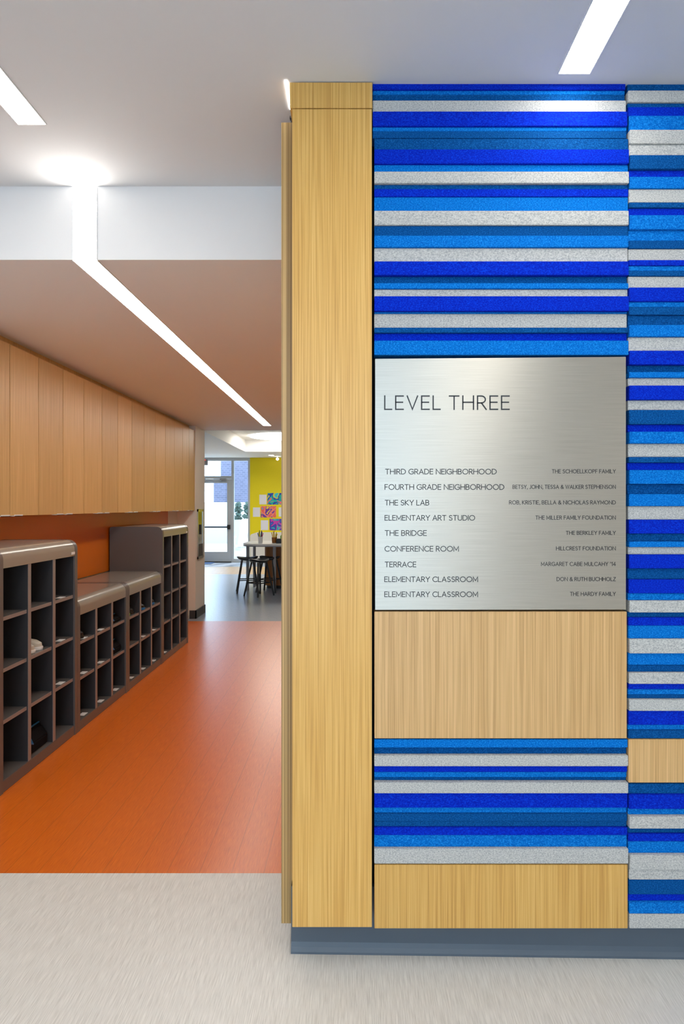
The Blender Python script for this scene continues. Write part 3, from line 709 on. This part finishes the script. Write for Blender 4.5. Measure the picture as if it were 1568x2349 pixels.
# ------------------------------------------------------------------ papers and paintings on the yellow wall
def sheet(x0, x1, y0, y1, mat, name, label, group, d=.004):
    return tag(B().box(PX(x0, YB), PX(x1, YB), YB - d, YB, PZ(y1, YB), PZ(y0, YB)).build(name, mat), label, 'painting' if name == 'painting' else 'paper', group)
gp, ga = 'white sheets on the yellow wall', 'colourful paintings on the yellow wall'
sheet(594.6, 611, 1134.8, 1157, 'paper', 'paper_sheet', 'topmost white sheet on the yellow wall', gp)
sheet(580, 596, 1164, 1185.5, 'paper', 'paper_sheet', 'leftmost white sheet on the yellow wall, middle row', gp)
sheet(598, 615, 1193.5, 1216, 'paper', 'paper_sheet', 'lowest white sheet on the yellow wall', gp)
sheet(639, 655, 1164, 1185, 'paper', 'paper_sheet', 'white sheet to the right of the red painting, cut by the oak column', gp)
sheet(613, 650, 1131, 1157.5, 'art_a', 'painting', 'top colourful painting in blue, green and yellow on the yellow wall', ga)
sheet(598, 633, 1161, 1187, 'art_b', 'painting', 'middle painting in red, orange and purple on the yellow wall', ga)
sheet(618, 656, 1190, 1216.5, 'art_c', 'painting', 'bottom painting in dark blue and violet on the yellow wall', ga)

# ------------------------------------------------------------------ far table, base cabinet, stools, things on the table
tx0, tx1, ty0, ty1, tz = -1.80, -.45, 10.2, 11.15, .765
t = thing('work_table', ((tx0 + tx1) / 2, (ty0 + ty1) / 2, 0), 'white topped work table with grey metal legs in the far room', 'table')
def rr(x0, x1, y0, y1, r, n=8):
    p = []
    for cx, cy, a in ((x1 - r, y1 - r, 0), (x0 + r, y1 - r, 90), (x0 + r, y0 + r, 180), (x1 - r, y0 + r, 270)):
        p += [(cx + r * math.cos(math.radians(a + 90 * k / n)), cy + r * math.sin(math.radians(a + 90 * k / n))) for k in range(n + 1)]
    return p
B().prism(rr(tx0, tx1, ty0, ty1, .30), tz - .025, tz, 'z').build('tabletop', 'table_white', t)
B().prism(rr(tx0 + .003, tx1 - .003, ty0 + .003, ty1 - .003, .30), tz - .045, tz - .025, 'z').build('edge_band', 'leg_grey', t)
for (x, y) in ((-1.27, 10.26), (tx0 + .06, 10.55), (-1.70, 11.0), (-.6, 10.3), (-.55, 11.05)):
    B().tube([(x, y, 0), (x, y, tz - .04)], .024, 12).build('leg', 'leg_grey', t)
t = thing('wooden_base_cabinet', (-1.2, 11.1, 0), 'orange brown curved wooden cabinet under the white work table', 'cabinet')
B().prism(rr(PX(605, 10.75), -.62, 10.75, 11.1, .1), .05, .70, 'z').build('body', 'orange_wood', t)
B().prism(rr(PX(605, 10.75) + .03, -.65, 10.78, 11.07, .08), 0, .05, 'z').build('plinth', 'black_plastic', t)

def make_stool(label):
    t = thing('stool', (0, 0, 0), label, 'stool', 'black stools around the work table')
    b = B(); n = 24; rings = []
    for (f, z) in ((.86, .505), (1.0, .52), (1.0, .535), (.9, .545), (.45, .535), (.02, .53)):
        rings.append([(.165 * f * math.cos(2 * PI * k / n), .14 * f * math.sin(2 * PI * k / n), z + .03 * f * f * math.cos(2 * PI * k / n) ** 2) for k in range(n)])
    vs = [p for r_ in rings for p in r_]
    fs = [(i * n + k, i * n + (k + 1) % n, (i + 1) * n + (k + 1) % n, (i + 1) * n + k) for i in range(5) for k in range(n)] + [tuple(range(n)), tuple(range(5 * n, 6 * n))]
    b.add(vs, fs).build('seat', 'black_plastic', t, smooth=True)
    for sx in (-1, 1):
        for sy in (-1, 1):
            B().tube([(sx * .085, sy * .07, .51), (sx * .165, sy * .15, .0)], .014, 10).build('leg', 'black_plastic', t, smooth=True)
    q = .13
    B().tube([(-q, -.115, .2), (q, -.115, .2)], .008).tube([(-q, .115, .2), (q, .115, .2)], .008).tube([(-q, -.115, .2), (-q, .115, .2)], .008).tube([(q, -.115, .2), (q, .115, .2)], .008).build('footrest', 'black_plastic', t)
    return t
s0 = make_stool('leftmost black stool at the left end of the white work table')
s0.location = (-1.70, 10.30, 0); s0.rotation_euler = (0, 0, .2)
copy_tree(s0, (-1.46, 9.9, 0), 'middle black stool, standing in front of the white work table', .9)
copy_tree(s0, (-1.36, 10.36, 0), 'rightmost black stool, partly under the white work table beside its front leg', -.3)

def cup(x, y, z, r, h, mat, label, cols):
    t = thing('pencil_cup', (x, y, z), label, 'cup', 'cups of pencils on the work table')
    B().lathe([(r * .85, 0), (r, h), (r * .9, h), (r * .78, .01)], (x, y, z), 20).build('cup', mat, t, smooth=True)
    for k, c in enumerate(cols):
        a = 2 * PI * k / len(cols); q = r * .55
        B().tube([(x + q * .4 * math.cos(a), y + q * .4 * math.sin(a), z + .02), (x + q * 1.9 * math.cos(a), y + q * 1.9 * math.sin(a), z + h + .06 + .02 * (k % 3))], .007, 8).build('marker', c, t)
cup(PX(597, 10.5), 10.5, tz, .04, .10, 'tag_white', 'white cup full of coloured markers at the left of the work table', ['pink_trim', 'marker_dark', 'green_trim', 'blue_trim', 'marker_yellow', 'marker_dark'])
cup(PX(629, 10.5), 10.5, tz, .045, .09, 'orange_wood', 'brown cup full of yellow pencils on the work table', ['marker_yellow'] * 7)
t = thing('desk_caddy', (PX(643, 10.45), 10.45, tz), 'dark caddy beside the oak column edge on the work table', 'caddy')
x = PX(643, 10.45)
B().box(x - .06, x + .1, 10.38, 10.39, tz, tz + .07).box(x - .06, x + .1, 10.51, 10.52, tz, tz + .07).box(x - .06, x - .05, 10.39, 10.51, tz, tz + .07).box(x + .09, x + .1, 10.39, 10.51, tz, tz + .07).box(x - .06, x + .1, 10.39, 10.51, tz, tz + .01).build('tray', 'black_plastic', t)
B().lathe([(.02, 0), (.024, .1), (.01, .12)], (x + .02, 10.45, tz + .01), 14).build('green_bottle', 'green_trim', t)
x = PX(473, 15.4)
tag(B().box(x - .9, x + .15, 15.2, 15.62, 0, .012).build('door_mat', 'mat_blue'), 'dark blue door mat at the foot of the glass door', 'mat')

for o in bpy.data.objects:
    if '_o' in o: del o['_o']
